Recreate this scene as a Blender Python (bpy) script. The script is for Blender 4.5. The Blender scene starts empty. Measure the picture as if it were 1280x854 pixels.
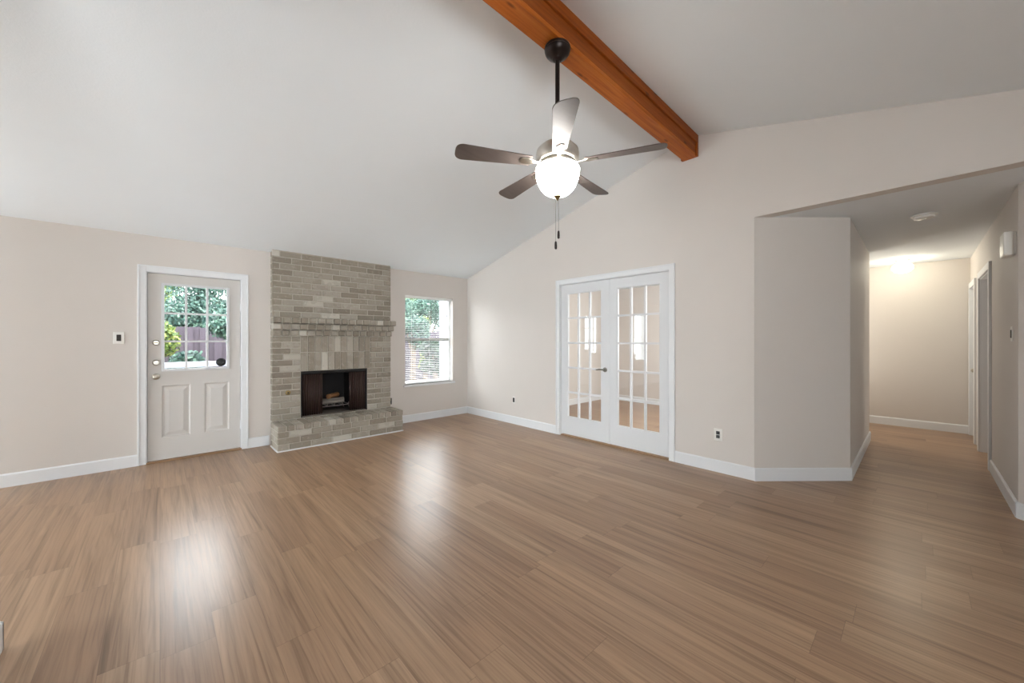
import bpy, bmesh, math, random
from mathutils import Vector, Matrix
random.seed(7)
SC = bpy.context.scene
COL = SC.collection
PI = math.pi

# ------------------------------------------------------------------ camera
YAW = math.atan((640.0 - 200.0) / 472.0)            # the view is turned this far from +Y towards +X
cd = bpy.data.cameras.new('camera')
cam = bpy.data.objects.new('camera', cd)
COL.objects.link(cam)
cam.location = (0, 0, 1.32)
cam.rotation_euler = (PI / 2, 0, -YAW)
cd.sensor_width = 36.0
cd.lens = 36.0 * 472.0 / 1280.0
cd.shift_y = -1.5 / 1280.0
cd.clip_start = 0.02
SC.camera = cam

# ------------------------------------------------------------------ look
vs = SC.view_settings
vs.view_transform = 'Standard'
vs.look = 'None'
vs.gamma = 1.0
vs.use_curve_mapping = False
vs.exposure = 0.06

# ------------------------------------------------------------------ world
W = bpy.data.worlds.new('sky')
SC.world = W
W.use_nodes = True
wn = W.node_tree
wn.nodes.clear()
wo = wn.nodes.new('ShaderNodeOutputWorld')
wb = wn.nodes.new('ShaderNodeBackground')
# bright hazy overcast sky
wb.inputs['Color'].default_value = (0.95, 0.975, 1.0, 1)
wb.inputs['Strength'].default_value = 15.0
wn.links.new(wb.outputs[0], wo.inputs['Surface'])


def light(name, kind, loc, rot, power, color=(1, 1, 1), size=None, size_y=None, **kw):
    l = bpy.data.lights.new(name, kind)
    l.energy = power
    l.color = color
    if kind == 'AREA':
        l.shape = 'RECTANGLE'
        l.size = size
        l.size_y = size_y
    for k, v in kw.items():
        setattr(l, k, v)
    o = bpy.data.objects.new(name, l)
    o.location = loc
    o.rotation_euler = rot
    COL.objects.link(o)
    return o


# sun high over the roof: it lights the garden, never enters the windows seen here
light('sun', 'SUN', (0, -6, 9), (math.radians(42), 0, math.radians(-12)), 2.0, (1.0, 0.95, 0.86), angle=0.01)
# daylight through the windows of the dining end (out of frame, left), then added fill lights
DAY = (0.80, 0.925, 1.0)
light('daylight_patio_door', 'AREA', (-6.45, 4.1, 1.06), (0, math.radians(-112), 0), 165, DAY, 2.04, 2.2)
light('daylight_dining_window', 'AREA', (-2.1, 5.56, 1.40), (-PI / 2, 0, 0), 14, DAY, 0.55, 1.3)
light('rear_fill_light', 'AREA', (-1.2, -2.9, 1.25), (math.radians(114), 0, 0), 66, (0.85, 0.94, 0.99), 2.2, 1.5)  # unseen fill added behind the camera, tilted up to lift the ceiling
light('study_fill_light', 'AREA', (5.7, 1.40, 1.5), (PI / 2, 0, 0), 72, (1.0, 0.98, 0.95), 1.3, 1.3)  # added out of sight to brighten the room behind the glazed doors
light('passage_fill_light', 'AREA', (7.6, 1.20, 1.5), (-PI / 2, 0, 0), 15, (1.0, 0.95, 0.84), 1.0, 1.6)  # hidden area light added to lift the hallway
light('bedroom_fill_light', 'AREA', (6.3, -2.5, 1.5), (PI / 2, 0, math.radians(-20)), 12, (1.0, 0.95, 0.86), 1.0, 1.2)  # weak added light so the room behind the open door isn't black


# ------------------------------------------------------------------ materials
class N:
    """small helper to wire node trees"""
    def __init__(s, name):
        s.m = bpy.data.materials.new(name)
        s.m.use_nodes = True
        s.t = s.m.node_tree
        s.b = s.t.nodes['Principled BSDF']
        s.out = s.t.nodes['Material Output']

    def n(s, typ, **kw):
        x = s.t.nodes.new(typ)
        for k, v in kw.items():
            setattr(x, k, v)
        return x

    def put(s, sock, v):
        if isinstance(v, bpy.types.NodeSocket):
            s.t.links.new(v, sock)
        else:
            sock.default_value = v

    def math(s, op, a, b=0.0, c=0.0):
        x = s.n('ShaderNodeMath', operation=op)
        s.put(x.inputs[0], a)
        s.put(x.inputs[1], b)
        s.put(x.inputs[2], c)
        return x.outputs[0]

    def xyz(s, v):
        x = s.n('ShaderNodeSeparateXYZ')
        s.put(x.inputs[0], v)
        return x.outputs

    def comb(s, a, b, c=0.0):
        x = s.n('ShaderNodeCombineXYZ')
        s.put(x.inputs[0], a)
        s.put(x.inputs[1], b)
        s.put(x.inputs[2], c)
        return x.outputs[0]

    def noise(s, vec, scale, detail=3.0, rough=0.55, dist=0.0):
        x = s.n('ShaderNodeTexNoise')
        s.put(x.inputs['Vector'], vec)
        x.inputs['Scale'].default_value = scale
        x.inputs['Detail'].default_value = detail
        x.inputs['Roughness'].default_value = rough
        x.inputs['Distortion'].default_value = dist
        return x.outputs[0]

    def ramp(s, fac, stops):
        x = s.n('ShaderNodeValToRGB')
        s.put(x.inputs[0], fac)
        e = x.color_ramp.elements
        while len(e) < len(stops):
            e.new(0.5)
        for i, (p, c) in enumerate(stops):
            e[i].position = p
            e[i].color = (*c, 1)
        return x.outputs[0]

    def mix(s, fac, a, b, blend='MIX'):
        x = s.n('ShaderNodeMix', data_type='RGBA', blend_type=blend)
        s.put(x.inputs[0], fac)
        s.put(x.inputs[6], a if isinstance(a, bpy.types.NodeSocket) else (*a, 1))
        s.put(x.inputs[7], b if isinstance(b, bpy.types.NodeSocket) else (*b, 1))
        return x.outputs[2]

    def coord(s, which='Object'):
        return s.n('ShaderNodeTexCoord').outputs[which]

    def pos(s):
        return s.n('ShaderNodeNewGeometry').outputs['Position']

    def island(s):
        return s.n('ShaderNodeNewGeometry').outputs['Random Per Island']

    def bump(s, h, strength=0.2, dist=0.01):
        x = s.n('ShaderNodeBump')
        x.inputs['Strength'].default_value = strength
        x.inputs['Distance'].default_value = dist
        s.put(x.inputs['Height'], h)
        s.t.links.new(x.outputs[0], s.b.inputs['Normal'])

    def set(s, color=None, rough=None, metal=None, spec=None, **kw):
        if color is not None:
            s.put(s.b.inputs['Base Color'], color if isinstance(color, bpy.types.NodeSocket) else (*color, 1))
        if rough is not None:
            s.put(s.b.inputs['Roughness'], rough)
        if metal is not None:
            s.b.inputs['Metallic'].default_value = metal
        if spec is not None:
            s.b.inputs['Specular IOR Level'].default_value = spec
        return s


def srgb(r, g, b):
    f = lambda c: c / 12.92 if c <= 0.04045 else ((c + 0.055) / 1.055) ** 2.4
    return (f(r / 255), f(g / 255), f(b / 255))


def paint(name, col, rough=0.55, bump=0.0, scale=120, spec=0.3):
    k = N(name)
    p = k.pos()
    v = k.noise(p, 2.3, 2)
    c2 = tuple(c * 0.97 for c in col)
    k.set(k.mix(v, col, c2), rough, spec=spec)
    if bump:
        k.bump(k.noise(p, scale, 3, 0.6), bump, 0.004)
    return k.m


M = {}
M['wall'] = paint('wall_paint', srgb(214, 207, 201), 0.62, 0.10, 90)
M['ceiling'] = paint('ceiling_paint', srgb(236, 240, 243), 0.8, 0.22, 75, 0.15)
M['trim'] = paint('white_trim_paint', srgb(228, 229, 231), 0.42, 0.02, 40)
M['door'] = paint('white_door_paint', srgb(216, 217, 219), 0.42, 0.02, 40)
M['entry'] = paint('entry_door_paint', srgb(206, 202, 198), 0.5, 0.02, 40)
M['plastic'] = paint('white_plastic', srgb(232, 230, 225), 0.35)
M['blind'] = paint('blind_vinyl', srgb(238, 238, 236), 0.45)


def metal(name, col, rough, met=1.0):
    k = N(name)
    v = k.noise(k.pos(), 60, 2)
    k.set(k.mix(v, col, tuple(c * 0.85 for c in col)), rough, met)
    return k.m


M['nickel'] = metal('brushed_nickel', srgb(190, 184, 172), 0.28)
M['motor'] = metal('satin_nickel_motor', srgb(226, 221, 212), 0.34)
M['steel'] = metal('satin_steel', srgb(150, 148, 142), 0.35)
M['bronze'] = metal('oil_rubbed_bronze', srgb(52, 44, 42), 0.32, 0.8)
M['black'] = metal('black_plastic', srgb(26, 26, 28), 0.4, 0.0)
M['dark'] = metal('dark_brown_plastic', srgb(52, 44, 38), 0.45, 0.0)
M['soot'] = metal('sooty_metal', srgb(24, 20, 19), 0.7, 0.0)
M['mesh'] = metal('fire_mesh_curtain', srgb(62, 45, 40), 0.5, 0.35)
M['ledge'] = metal('ash_grey_firebrick', srgb(98, 88, 80), 0.85, 0.0)
M['iron'] = metal('worn_iron', srgb(150, 140, 138), 0.38, 0.9)
M['wood_sill'] = metal('oak_threshold', srgb(158, 124, 92), 0.4, 0.0)
M['brass'] = metal('aged_brass', srgb(150, 132, 92), 0.35, 1.0)


def floor_mat():
    k = N('wood_plank_floor')
    X, Y, Z = k.xyz(k.pos())
    pw, plen = 0.182, 1.22
    rx = k.math('DIVIDE', X, pw)
    row = k.math('FLOOR', rx)
    fx = k.math('SUBTRACT', rx, row)
    wr = k.n('ShaderNodeTexWhiteNoise', noise_dimensions='1D')
    k.put(wr.inputs['W'], row)
    ry = k.math('ADD', k.math('DIVIDE', Y, plen), k.math('MULTIPLY', wr.outputs[0], 7.3))
    colm = k.math('FLOOR', ry)
    fy = k.math('SUBTRACT', ry, colm)
    wp = k.n('ShaderNodeTexWhiteNoise', noise_dimensions='2D')
    k.put(wp.inputs['Vector'], k.comb(row, colm))
    rnd = wp.outputs[0]
    sh = k.math('MULTIPLY', rnd, 37.0)
    # fine fibre
    g1 = k.noise(k.comb(k.math('MULTIPLY', X, 48.0), k.math('MULTIPLY', Y, 1.1), sh), 1.0, 4, 0.6, 0.8)
    g2 = k.noise(k.comb(k.math('MULTIPLY', X, 12.0), k.math('MULTIPLY', Y, 0.55), sh), 1.0, 3, 0.5, 1.2)
    # cathedral rings
    wv = k.n('ShaderNodeTexWave', wave_type='BANDS', bands_direction='X', wave_profile='SIN')
    k.put(wv.inputs['Vector'], k.comb(k.math('MULTIPLY', X, 1.0), k.math('MULTIPLY', Y, 0.10), sh))
    wv.inputs['Scale'].default_value = 16.0
    wv.inputs['Distortion'].default_value = 15.0
    wv.inputs['Detail'].default_value = 2.0
    wv.inputs['Detail Scale'].default_value = 0.9
    base = k.ramp(rnd, [(0.0, srgb(150, 120, 95)), (0.35, srgb(156, 126, 100)), (0.7, srgb(161, 131, 104)), (1.0, srgb(168, 139, 112))])
    grain = k.ramp(g1, [(0.28, (0.62, 0.58, 0.54)), (0.5, (0.97, 0.97, 0.97)), (0.75, (1.15, 1.15, 1.14))])
    tone = k.ramp(g2, [(0.25, (0.58, 0.53, 0.49)), (0.42, (0.94, 0.93, 0.92)), (0.6, (1.04, 1.03, 1.03)), (0.8, (1.12, 1.11, 1.10))])
    ring = k.ramp(wv.outputs[1], [(0.0, (0.84, 0.81, 0.79)), (0.4, (1.0, 1.0, 1.0)), (1.0, (1.04, 1.03, 1.03))])
    c = k.mix(1.0, base, grain, 'MULTIPLY')
    c = k.mix(1.0, c, tone, 'MULTIPLY')
    c = k.mix(0.4, c, ring, 'MULTIPLY')
    # seams
    ex = k.math('MINIMUM', fx, k.math('SUBTRACT', 1.0, fx))
    ey = k.math('MINIMUM', fy, k.math('SUBTRACT', 1.0, fy))
    sx = k.math('LESS_THAN', ex, 0.007)
    sy = k.math('LESS_THAN', ey, 0.0012)
    seam = k.math('MAXIMUM', sx, sy)
    c = k.mix(k.math('MULTIPLY', seam, 0.30), c, srgb(58, 42, 32))
    rough = k.math('ADD', 0.27, k.math('MULTIPLY', g1, 0.08))
    k.set(c, rough, spec=0.5)
    h = k.math('SUBTRACT', k.math('MULTIPLY', g1, 0.25), seam)
    k.bump(h, 0.06, 0.0015)
    return k.m


M['floor'] = floor_mat()


def beam_mat(name, dark=1.0):
    k = N(name)
    X, Y, Z = k.xyz(k.coord())
    g = k.noise(k.comb(k.math('MULTIPLY', X, 1.6), k.math('MULTIPLY', Y, 42.0), k.math('MULTIPLY', Z, 42.0)), 1.0, 4, 0.6, 0.5)
    g2 = k.noise(k.comb(k.math('MULTIPLY', X, 1.0), k.math('MULTIPLY', Y, 9.0), k.math('MULTIPLY', Z, 9.0)), 1.0, 2)
    vor = k.n('ShaderNodeTexVoronoi')
    k.put(vor.inputs['Vector'], k.comb(k.math('MULTIPLY', X, 3.2), k.math('MULTIPLY', Y, 11.0), k.math('MULTIPLY', Z, 9.0)))
    vor.inputs['Scale'].default_value = 1.0
    knot = k.ramp(vor.outputs['Distance'], [(0.05, (1, 1, 1)), (0.16, (0, 0, 0))])
    c = k.ramp(g, [(0.25, srgb(138, 70, 18)), (0.5, srgb(182, 100, 32)), (0.8, srgb(206, 128, 54))])
    c = k.mix(k.math('MULTIPLY', g2, 0.5), c, srgb(160, 76, 16))
    c = k.mix(k.math('MULTIPLY', knot, 0.75), c, srgb(84, 36, 12))
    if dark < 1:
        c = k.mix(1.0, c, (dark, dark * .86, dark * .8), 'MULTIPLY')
    k.set(c, 0.5, spec=0.22)
    k.bump(g, 0.12, 0.003)
    return k.m


M['beam'] = beam_mat('stained_pine_beam')
M['beam_side'] = beam_mat('shade_toned_beam_board', .62)  # side boards darkened in colour to stand in for their shade


def brick_mat():
    k = N('whitewashed_brick')
    r = k.island()
    p = k.pos()
    n1 = k.noise(p, 28, 4, 0.65)
    n2 = k.noise(p, 7, 2)
    c = k.ramp(r, [(0.0, srgb(134, 125, 114)), (0.35, srgb(147, 139, 127)), (0.7, srgb(159, 151, 139)), (0.93, srgb(164, 156, 145)), (1.0, srgb(198, 193, 184))])
    c = k.mix(k.math('MULTIPLY', k.math('GREATER_THAN', n1, 0.60), 0.22), c, srgb(190, 184, 174))
    c = k.mix(k.math('MULTIPLY', k.math('LESS_THAN', n2, 0.42), 0.18), c, srgb(114, 104, 92))
    k.set(c, 0.88, spec=0.2)
    k.bump(n1, 0.5, 0.006)
    return k.m


M['brick'] = brick_mat()


def mortar_mat():
    k = N('brick_mortar')
    p = k.pos()
    n1 = k.noise(p, 60, 3)
    k.set(k.mix(n1, srgb(190, 183, 171), srgb(168, 160, 148)), 0.92, spec=0.15)
    k.bump(n1, 0.4, 0.004)
    return k.m


M['mortar'] = mortar_mat()


def glass_mat(name, tint=(1, 1, 1), refl=1.0):
    k = N(name)
    t = k.t
    tr = k.n('ShaderNodeBsdfTransparent')
    tr.inputs[0].default_value = (*tint, 1)
    gl = k.n('ShaderNodeBsdfGlossy')
    gl.inputs['Roughness'].default_value = 0.01
    fr = k.n('ShaderNodeFresnel')
    bf = k.n('ShaderNodeNewGeometry').outputs['Backfacing']
    k.put(fr.inputs['IOR'], k.math('ADD', 1.5, k.math('MULTIPLY', bf, 1 / 1.5 - 1.5)))
    ms = k.n('ShaderNodeMixShader')
    k.put(ms.inputs[0], k.math('MULTIPLY', fr.outputs[0], refl))
    t.links.new(tr.outputs[0], ms.inputs[1])
    t.links.new(gl.outputs[0], ms.inputs[2])
    t.links.new(ms.outputs[0], k.out.inputs['Surface'])
    return k.m


M['glass'] = glass_mat('window_glass', (0.97, 0.985, 0.985))


def emis(name, col, strength, base=(0.9, 0.9, 0.88)):
    k = N(name)
    k.set(base, 0.35)
    k.b.inputs['Emission Color'].default_value = (*col, 1)
    k.b.inputs['Emission Strength'].default_value = strength
    return k.m


M['bowl'] = emis('lit_frosted_bowl', (1.0, 0.97, 0.92), 42.0)
M['globe'] = emis('lit_hall_globe', (1.0, 0.93, 0.73), 24.0)


def wood_simple(name, c1, c2, rough=0.5, ax=0):
    k = N(name)
    v = list(k.xyz(k.coord()))
    s = [40.0, 40.0, 40.0]
    s[ax] = 2.5
    g = k.noise(k.comb(*[k.math('MULTIPLY', v[i], s[i]) for i in range(3)]), 1.0, 4, 0.6, 0.4)
    k.set(k.mix(g, c1, c2), rough)
    k.bump(g, 0.1, 0.002)
    return k.m


M['blade'] = wood_simple('walnut_fan_blade', srgb(76, 66, 62), srgb(100, 90, 85), 0.5)
M['fence'] = wood_simple('weathered_fence_boards', srgb(46, 40, 48), srgb(74, 64, 74), 0.85, 2)
M['log'] = wood_simple('split_log', srgb(96, 60, 36), srgb(168, 120, 76), 0.8)
M['log_ash'] = wood_simple('ashy_log', srgb(96, 88, 82), srgb(158, 150, 142), 0.9)
M['bark'] = wood_simple('tree_bark', srgb(70, 58, 48), srgb(112, 96, 80), 0.9, 2)


def leaf_mat(name, a, b, c):
    k = N(name)
    r = k.island()
    cc = k.ramp(r, [(0.0, a), (0.5, b), (1.0, c)])
    k.set(cc, 0.55)
    t = k.t
    tl = k.n('ShaderNodeBsdfTranslucent')
    t.links.new(cc, tl.inputs[0])
    ms = k.n('ShaderNodeMixShader')
    ms.inputs[0].default_value = 0.35
    t.links.new(k.b.outputs[0], ms.inputs[1])
    t.links.new(tl.outputs[0], ms.inputs[2])
    t.links.new(ms.outputs[0], k.out.inputs['Surface'])
    return k.m


M['leaf_bright'] = leaf_mat('sunlit_yellow_green_leaves', srgb(46, 70, 36), srgb(90, 112, 46), srgb(146, 152, 74))
M['leaf_cool'] = leaf_mat('cool_green_leaves', srgb(24, 50, 48), srgb(54, 86, 76), srgb(104, 132, 116))
M['leaf_dark'] = leaf_mat('dark_green_leaves', srgb(18, 34, 30), srgb(36, 58, 46), srgb(68, 90, 70))
M['lawn'] = paint('garden_ground', srgb(80, 80, 66), 0.9, 0.4, 20)
M['rail'] = paint('porch_rail_paint', srgb(126, 130, 138), 0.6)
M['patio'] = paint('porch_concrete', srgb(96, 98, 104), 0.85, 0.2, 60)


# ------------------------------------------------------------------ builders
def wloc(o):
    v = Vector((0, 0, 0))
    while o is not None:
        v += o.location
        o = o.parent
    return v


class MB:
    """collects shapes in world coordinates and links them as one mesh object"""
    def __init__(s):
        s.bm = bmesh.new()

    def box(s, x0, x1, y0, y1, z0, z1, mat=None):
        vs_ = [s.bm.verts.new(p) for p in ((x0, y0, z0), (x1, y0, z0), (x1, y1, z0), (x0, y1, z0), (x0, y0, z1), (x1, y0, z1), (x1, y1, z1), (x0, y1, z1))]
        if mat is not None:
            for v in vs_:
                v.co = mat @ v.co
        for f in ((0, 3, 2, 1), (4, 5, 6, 7), (0, 1, 5, 4), (1, 2, 6, 5), (2, 3, 7, 6), (3, 0, 4, 7)):
            s.bm.faces.new([vs_[i] for i in f])
        return s

    def prism(s, pts, a0, a1, axis):
        """pts: 2D outline; extruded from a0 to a1 along axis (0: pts are (y,z); 1: (x,z); 2: (x,y))"""
        def P(p, a):
            return (a, p[0], p[1]) if axis == 0 else (p[0], a, p[1]) if axis == 1 else (p[0], p[1], a)
        A = [s.bm.verts.new(P(p, a0)) for p in pts]
        B = [s.bm.verts.new(P(p, a1)) for p in pts]
        s.bm.faces.new(A)
        s.bm.faces.new(B[::-1])
        n = len(pts)
        for i in range(n):
            s.bm.faces.new((A[i], B[i], B[(i + 1) % n], A[(i + 1) % n]))
        return s

    def sheet(s, outer, holes, a0, a1, axis):
        """a slab with holes"""
        def P(p, a):
            return (a, p[0], p[1]) if axis == 0 else (p[0], a, p[1]) if axis == 1 else (p[0], p[1], a)
        t = bmesh.new()
        edges = []
        loops = []
        for lp in [outer] + holes:
            vv = [t.verts.new(P(p, a0)) for p in lp]
            loops.append(vv)
            for i in range(len(vv)):
                edges.append(t.edges.new((vv[i], vv[(i + 1) % len(vv)])))
        res = bmesh.ops.triangle_fill(t, use_beauty=True, use_dissolve=False, edges=edges)
        faces = [g for g in res['geom'] if isinstance(g, bmesh.types.BMFace)]
        ext = bmesh.ops.extrude_face_region(t, geom=faces)
        d = P((0, 0), a1 - a0)
        for g in ext['geom']:
            if isinstance(g, bmesh.types.BMVert):
                g.co += Vector(d)
        t.verts.index_update()
        mp = [s.bm.verts.new(v.co) for v in t.verts]
        for f in t.faces:
            s.bm.faces.new([mp[v.index] for v in f.verts])
        t.free()
        return s

    def lathe(s, prof, cx, cy, cz=0.0, seg=32, mat=None, close=True):
        """prof: list of (r, z)"""
        rings = []
        for r, z in prof:
            if r < 1e-6:
                rings.append([s.bm.verts.new((cx, cy, cz + z))])
            else:
                rings.append([s.bm.verts.new((cx + r * math.cos(2 * PI * i / seg), cy + r * math.sin(2 * PI * i / seg), cz + z)) for i in range(seg)])
        if mat is not None:
            for rg in rings:
                for v in rg:
                    v.co = mat @ v.co
        for a, b in zip(rings, rings[1:]):
            for i in range(seg):
                j = (i + 1) % seg
                if len(a) == 1 and len(b) == 1:
                    continue
                if len(a) == 1:
                    s.bm.faces.new((a[0], b[i], b[j]))
                elif len(b) == 1:
                    s.bm.faces.new((a[j], a[i], b[0]))
                else:
                    s.bm.faces.new((a[j], a[i], b[i], b[j]))
        if close:
            if len(rings[0]) > 1:
                s.bm.faces.new(rings[0])
            if len(rings[-1]) > 1:
                s.bm.faces.new(rings[-1][::-1])
        return s

    def tube(s, pts, r, seg=10):
        pts = [Vector(p) for p in pts]
        rings = []
        for i, p in enumerate(pts):
            a = pts[max(i - 1, 0)]
            b = pts[min(i + 1, len(pts) - 1)]
            d = (b - a).normalized()
            up = Vector((0, 0, 1)) if abs(d.z) < 0.9 else Vector((1, 0, 0))
            u = d.cross(up).normalized()
            w = d.cross(u).normalized()
            rr = r[i] if isinstance(r, (list, tuple)) else r
            rings.append([s.bm.verts.new(p + rr * (math.cos(2 * PI * k / seg) * u + math.sin(2 * PI * k / seg) * w)) for k in range(seg)])
        for a, b in zip(rings, rings[1:]):
            for k in range(seg):
                j = (k + 1) % seg
                s.bm.faces.new((a[k], a[j], b[j], b[k]))
        s.bm.faces.new(rings[0][::-1])
        s.bm.faces.new(rings[-1])
        return s

    def quad(s, c, u, w):
        vs_ = [s.bm.verts.new(c + a * u + b * w) for a, b in ((-1, -1), (1, -1), (1, 1), (-1, 1))]
        s.bm.faces.new(vs_)

    def xf(s, mat):
        bmesh.ops.transform(s.bm, matrix=mat, verts=s.bm.verts)
        return s

    def build(s, name, mat, parent=None, smooth=False, bevel=0.0, seg=2, origin=None, recalc=True):
        if recalc:
            bmesh.ops.recalc_face_normals(s.bm, faces=s.bm.faces)
        off = Vector(origin) if origin is not None else wloc(parent) if parent is not None else Vector((0, 0, 0))
        if off.length:
            bmesh.ops.translate(s.bm, vec=-off, verts=s.bm.verts)
        me = bpy.data.meshes.new(name)
        s.bm.to_mesh(me)
        s.bm.free()
        me.materials.append(mat)
        if smooth:
            for p in me.polygons:
                p.use_smooth = True
        o = bpy.data.objects.new(name, me)
        COL.objects.link(o)
        if parent is not None:
            o.parent = parent
            if origin is not None:
                o.location = Vector(origin) - wloc(parent)
        elif origin is not None:
            o.location = origin
        if bevel:
            b = o.modifiers.new('bevel', 'BEVEL')
            b.width = bevel
            b.segments = seg
            b.limit_method = 'ANGLE'
            b.angle_limit = math.radians(40)
        if smooth:
            try:
                me.set_sharp_from_angle(angle=math.radians(40))
            except Exception:
                pass
        return o


def tag(o, label=None, cat=None, group=None, kind=None):
    if label:
        o['label'] = label
    if cat:
        o['category'] = cat
    if group:
        o['group'] = group
    if kind:
        o['kind'] = kind
    return o


def struct(o, label, cat):
    return tag(o, label, cat, None, 'structure')


def thing(name, loc, label, cat, group=None, kind=None):
    o = bpy.data.objects.new(name, None)
    o.empty_display_size = 0.1
    COL.objects.link(o)
    o.location = loc
    return tag(o, label, cat, group, kind)


def rect(a0, a1, b0, b1):
    return [(a0, b0), (a1, b0), (a1, b1), (a0, b1)]


# ------------------------------------------------------------------ room measures
XB = 4.095       # right-hand wall
YA = 5.585       # wall with the fireplace
YR, ZR = 1.63, 3.475     # ridge
def zceil(y):
    return ZR - 0.2624 * (y - YR) if y > YR else ZR - 0.25 * (YR - y)
XL, YF = -6.5, -3.0      # dining end wall, wall behind the camera
HZ = 2.48        # hall ceiling
HC = (4.76, 0.43)        # hall corner on the left
HRC = (4.66, -0.512)     # hall corner on the right
XF = 8.33        # hall end wall
OY0, OY1 = -1.077, 1.045 # hall opening

# floor
struct(MB().box(XL - 0.15, XF + 0.15, YF - 0.15, YA + 0.14, -0.12, 0).build('floor', M['floor']),
       'brown wood plank floor running through the whole room and hallway', 'floor')
# vaulted ceiling, one folded slab
y1 = YA + 0.14
struct(MB().prism([(y1, zceil(y1)), (YR, ZR), (YF - .14, zceil(YF - .14)), (YF - .14, zceil(YF - .14) + .12), (YR, ZR + .12), (y1, zceil(y1) + .12)], XL - .14, XB + .12, 0)
       .build('ceiling', M['ceiling']), 'white textured vaulted ceiling over the living room', 'ceiling')
struct(MB().box(XB + .12, XF + .12, -1.3, 1.24, HZ, HZ + .12).build('ceiling_hall', M['ceiling']),
       'flat white ceiling over the hallway with the lit globe lamp', 'ceiling')
struct(MB().box(XB + .12, 7.55, 1.36, 4.95, 2.44, 2.56).build('ceiling_study', M['ceiling']),
       'flat white ceiling of the room behind the glazed double doors', 'ceiling')

# wall with fireplace
DX0, DX1, DZ = -0.112, 0.728, 2.058         # entry door opening
WX0, WX1, WZ0, WZ1 = 2.870, 3.780, 0.600, 2.052
FX0, FX1, FZ0, FZ1 = 1.347, 2.222, 0.300, 0.913
DWX0, DWX1, DWZ0, DWZ1 = -2.42, -1.78, 0.70, 2.10
outer = [(XL, 0), (DX0, 0), (DX0, DZ), (DX1, DZ), (DX1, 0), (XB + .12, 0), (XB + .12, zceil(YA) + .01), (XL, zceil(YA) + .01)]
struct(MB().sheet(outer, [rect(WX0, WX1, WZ0, WZ1), rect(FX0, FX1, FZ0, FZ1), rect(DWX0, DWX1, DWZ0, DWZ1)], YA, YA + .14, 1).build('wall_back', M['wall']),
       'beige wall with the entry door, brick fireplace and window', 'wall')
# wall with the glazed doors and the hall opening
GY0, GY1, GZ = 1.852, 3.412, 2.098
outer = [(YF, 0), (OY0, 0), (OY0, HZ), (OY1, HZ), (OY1, 0), (GY0, 0), (GY0, GZ), (GY1, GZ), (GY1, 0), (YA, 0), (YA, zceil(YA) + .01), (YR, ZR + .01), (YF, zceil(YF) + .01)]
struct(MB().sheet(outer, [], XB, XB + .12, 0).build('wall_right', M['wall']),
       'tall beige gable wall with the glazed double doors and hallway opening', 'wall')
# dining end wall with patio door opening, wall behind camera with added window
outer = [(YF, 0), (2.98, 0), (2.98, 2.1), (5.22, 2.1), (5.22, 0), (YA, 0), (YA, zceil(YA) + .01), (YR, ZR + .01), (YF, zceil(YF) + .01)]
struct(MB().sheet(outer, [], XL - .14, XL, 0).build('wall_left', M['wall']), 'beige end wall of the dining side with a patio door', 'wall')
struct(MB().sheet(rect(XL, XB, 0, zceil(YF) + .01), [rect(-2.35, -.05, .58, 2.12)], YF - .14, YF, 1).build('wall_front', M['wall']), 'beige wall behind the viewpoint with an added wide window', 'wall')
# end of the partition just left of the viewpoint
PX, PY0, PY1 = -0.504, 2.536, 2.656
struct(MB().prism([(PY0, 0), (PY1, 0), (PY1, zceil(PY1) + .01), (PY0, zceil(PY0) + .01)], XL, PX, 0).build('wall_partition', M['wall']),
       'beige partition wall ending at the left edge of the view', 'wall')
# hallway walls
struct(MB().prism([(XB, OY1 - .001), HC, (HC[0], HC[1] + .13), (XB + .125, OY1 - .001)], 0, HZ, 2).build('wall_hall_angle', M['wall']),
       'short angled beige wall between the living room and hallway', 'wall')
struct(MB().box(HC[0], 6.85, HC[1], HC[1] + .12, 0, HZ).build('wall_hall_left', M['wall']), 'left wall of the hallway', 'wall')
struct(MB().box(6.73, 6.85, HC[1] + .12, 1.24, 0, HZ).box(6.73, XF, 1.24, 1.36, 0, HZ).build('wall_hall_side', M['wall']), 'walls of the side passage at the hallway end', 'wall')
struct(MB().box(XF, XF + .12, -0.63, 1.24, 0, HZ).build('wall_hall_end', M['wall']), 'end wall of the hallway under the lit globe lamp', 'wall')
D4 = (6.19, 7.11, 2.05)
D5 = (7.62, 8.24, 2.04)
yh = HRC[1]
outer = [(HRC[0], 0), (D4[0], 0), (D4[0], D4[2]), (D4[1], D4[2]), (D4[1], 0), (D5[0], 0), (D5[0], D5[2]), (D5[1], D5[2]), (D5[1], 0), (XF, 0), (XF, HZ), (HRC[0], HZ)]
struct(MB().sheet(outer, [], yh - .12, yh, 1).build('wall_hall_right', M['wall']), 'right wall of the hallway with two doorways', 'wall')
struct(MB().prism([HRC, (XB, OY0), (XB + .12, OY0 - .0), (HRC[0], yh - .12)], 0, HZ, 2).build('wall_hall_corner', M['wall']), 'angled beige wall at the right edge of the hallway mouth', 'wall')
# bedroom and closet shells behind the hallway doors
struct(MB().box(5.9, 8.6, -2.7, -2.6, 0, HZ).box(5.8, 5.9, -2.7, yh - .12, 0, HZ).box(8.6, 8.7, -2.7, yh - .12, 0, HZ).build('wall_bedroom', M['wall']), 'walls of the dim room behind the open hallway door', 'wall')
struct(MB().box(5.8, 8.7, -2.7, yh - .12, HZ, HZ + .1).build('ceiling_bedroom', M['ceiling']), 'ceiling of the dim room behind the open hallway door', 'ceiling')
struct(MB().box(5.8, 8.7, -2.7, -0.64, -0.1, 0.0).build('floor_bedroom', M['floor']), 'floor of the dim room behind the open hallway door', 'floor') if False else None
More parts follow.
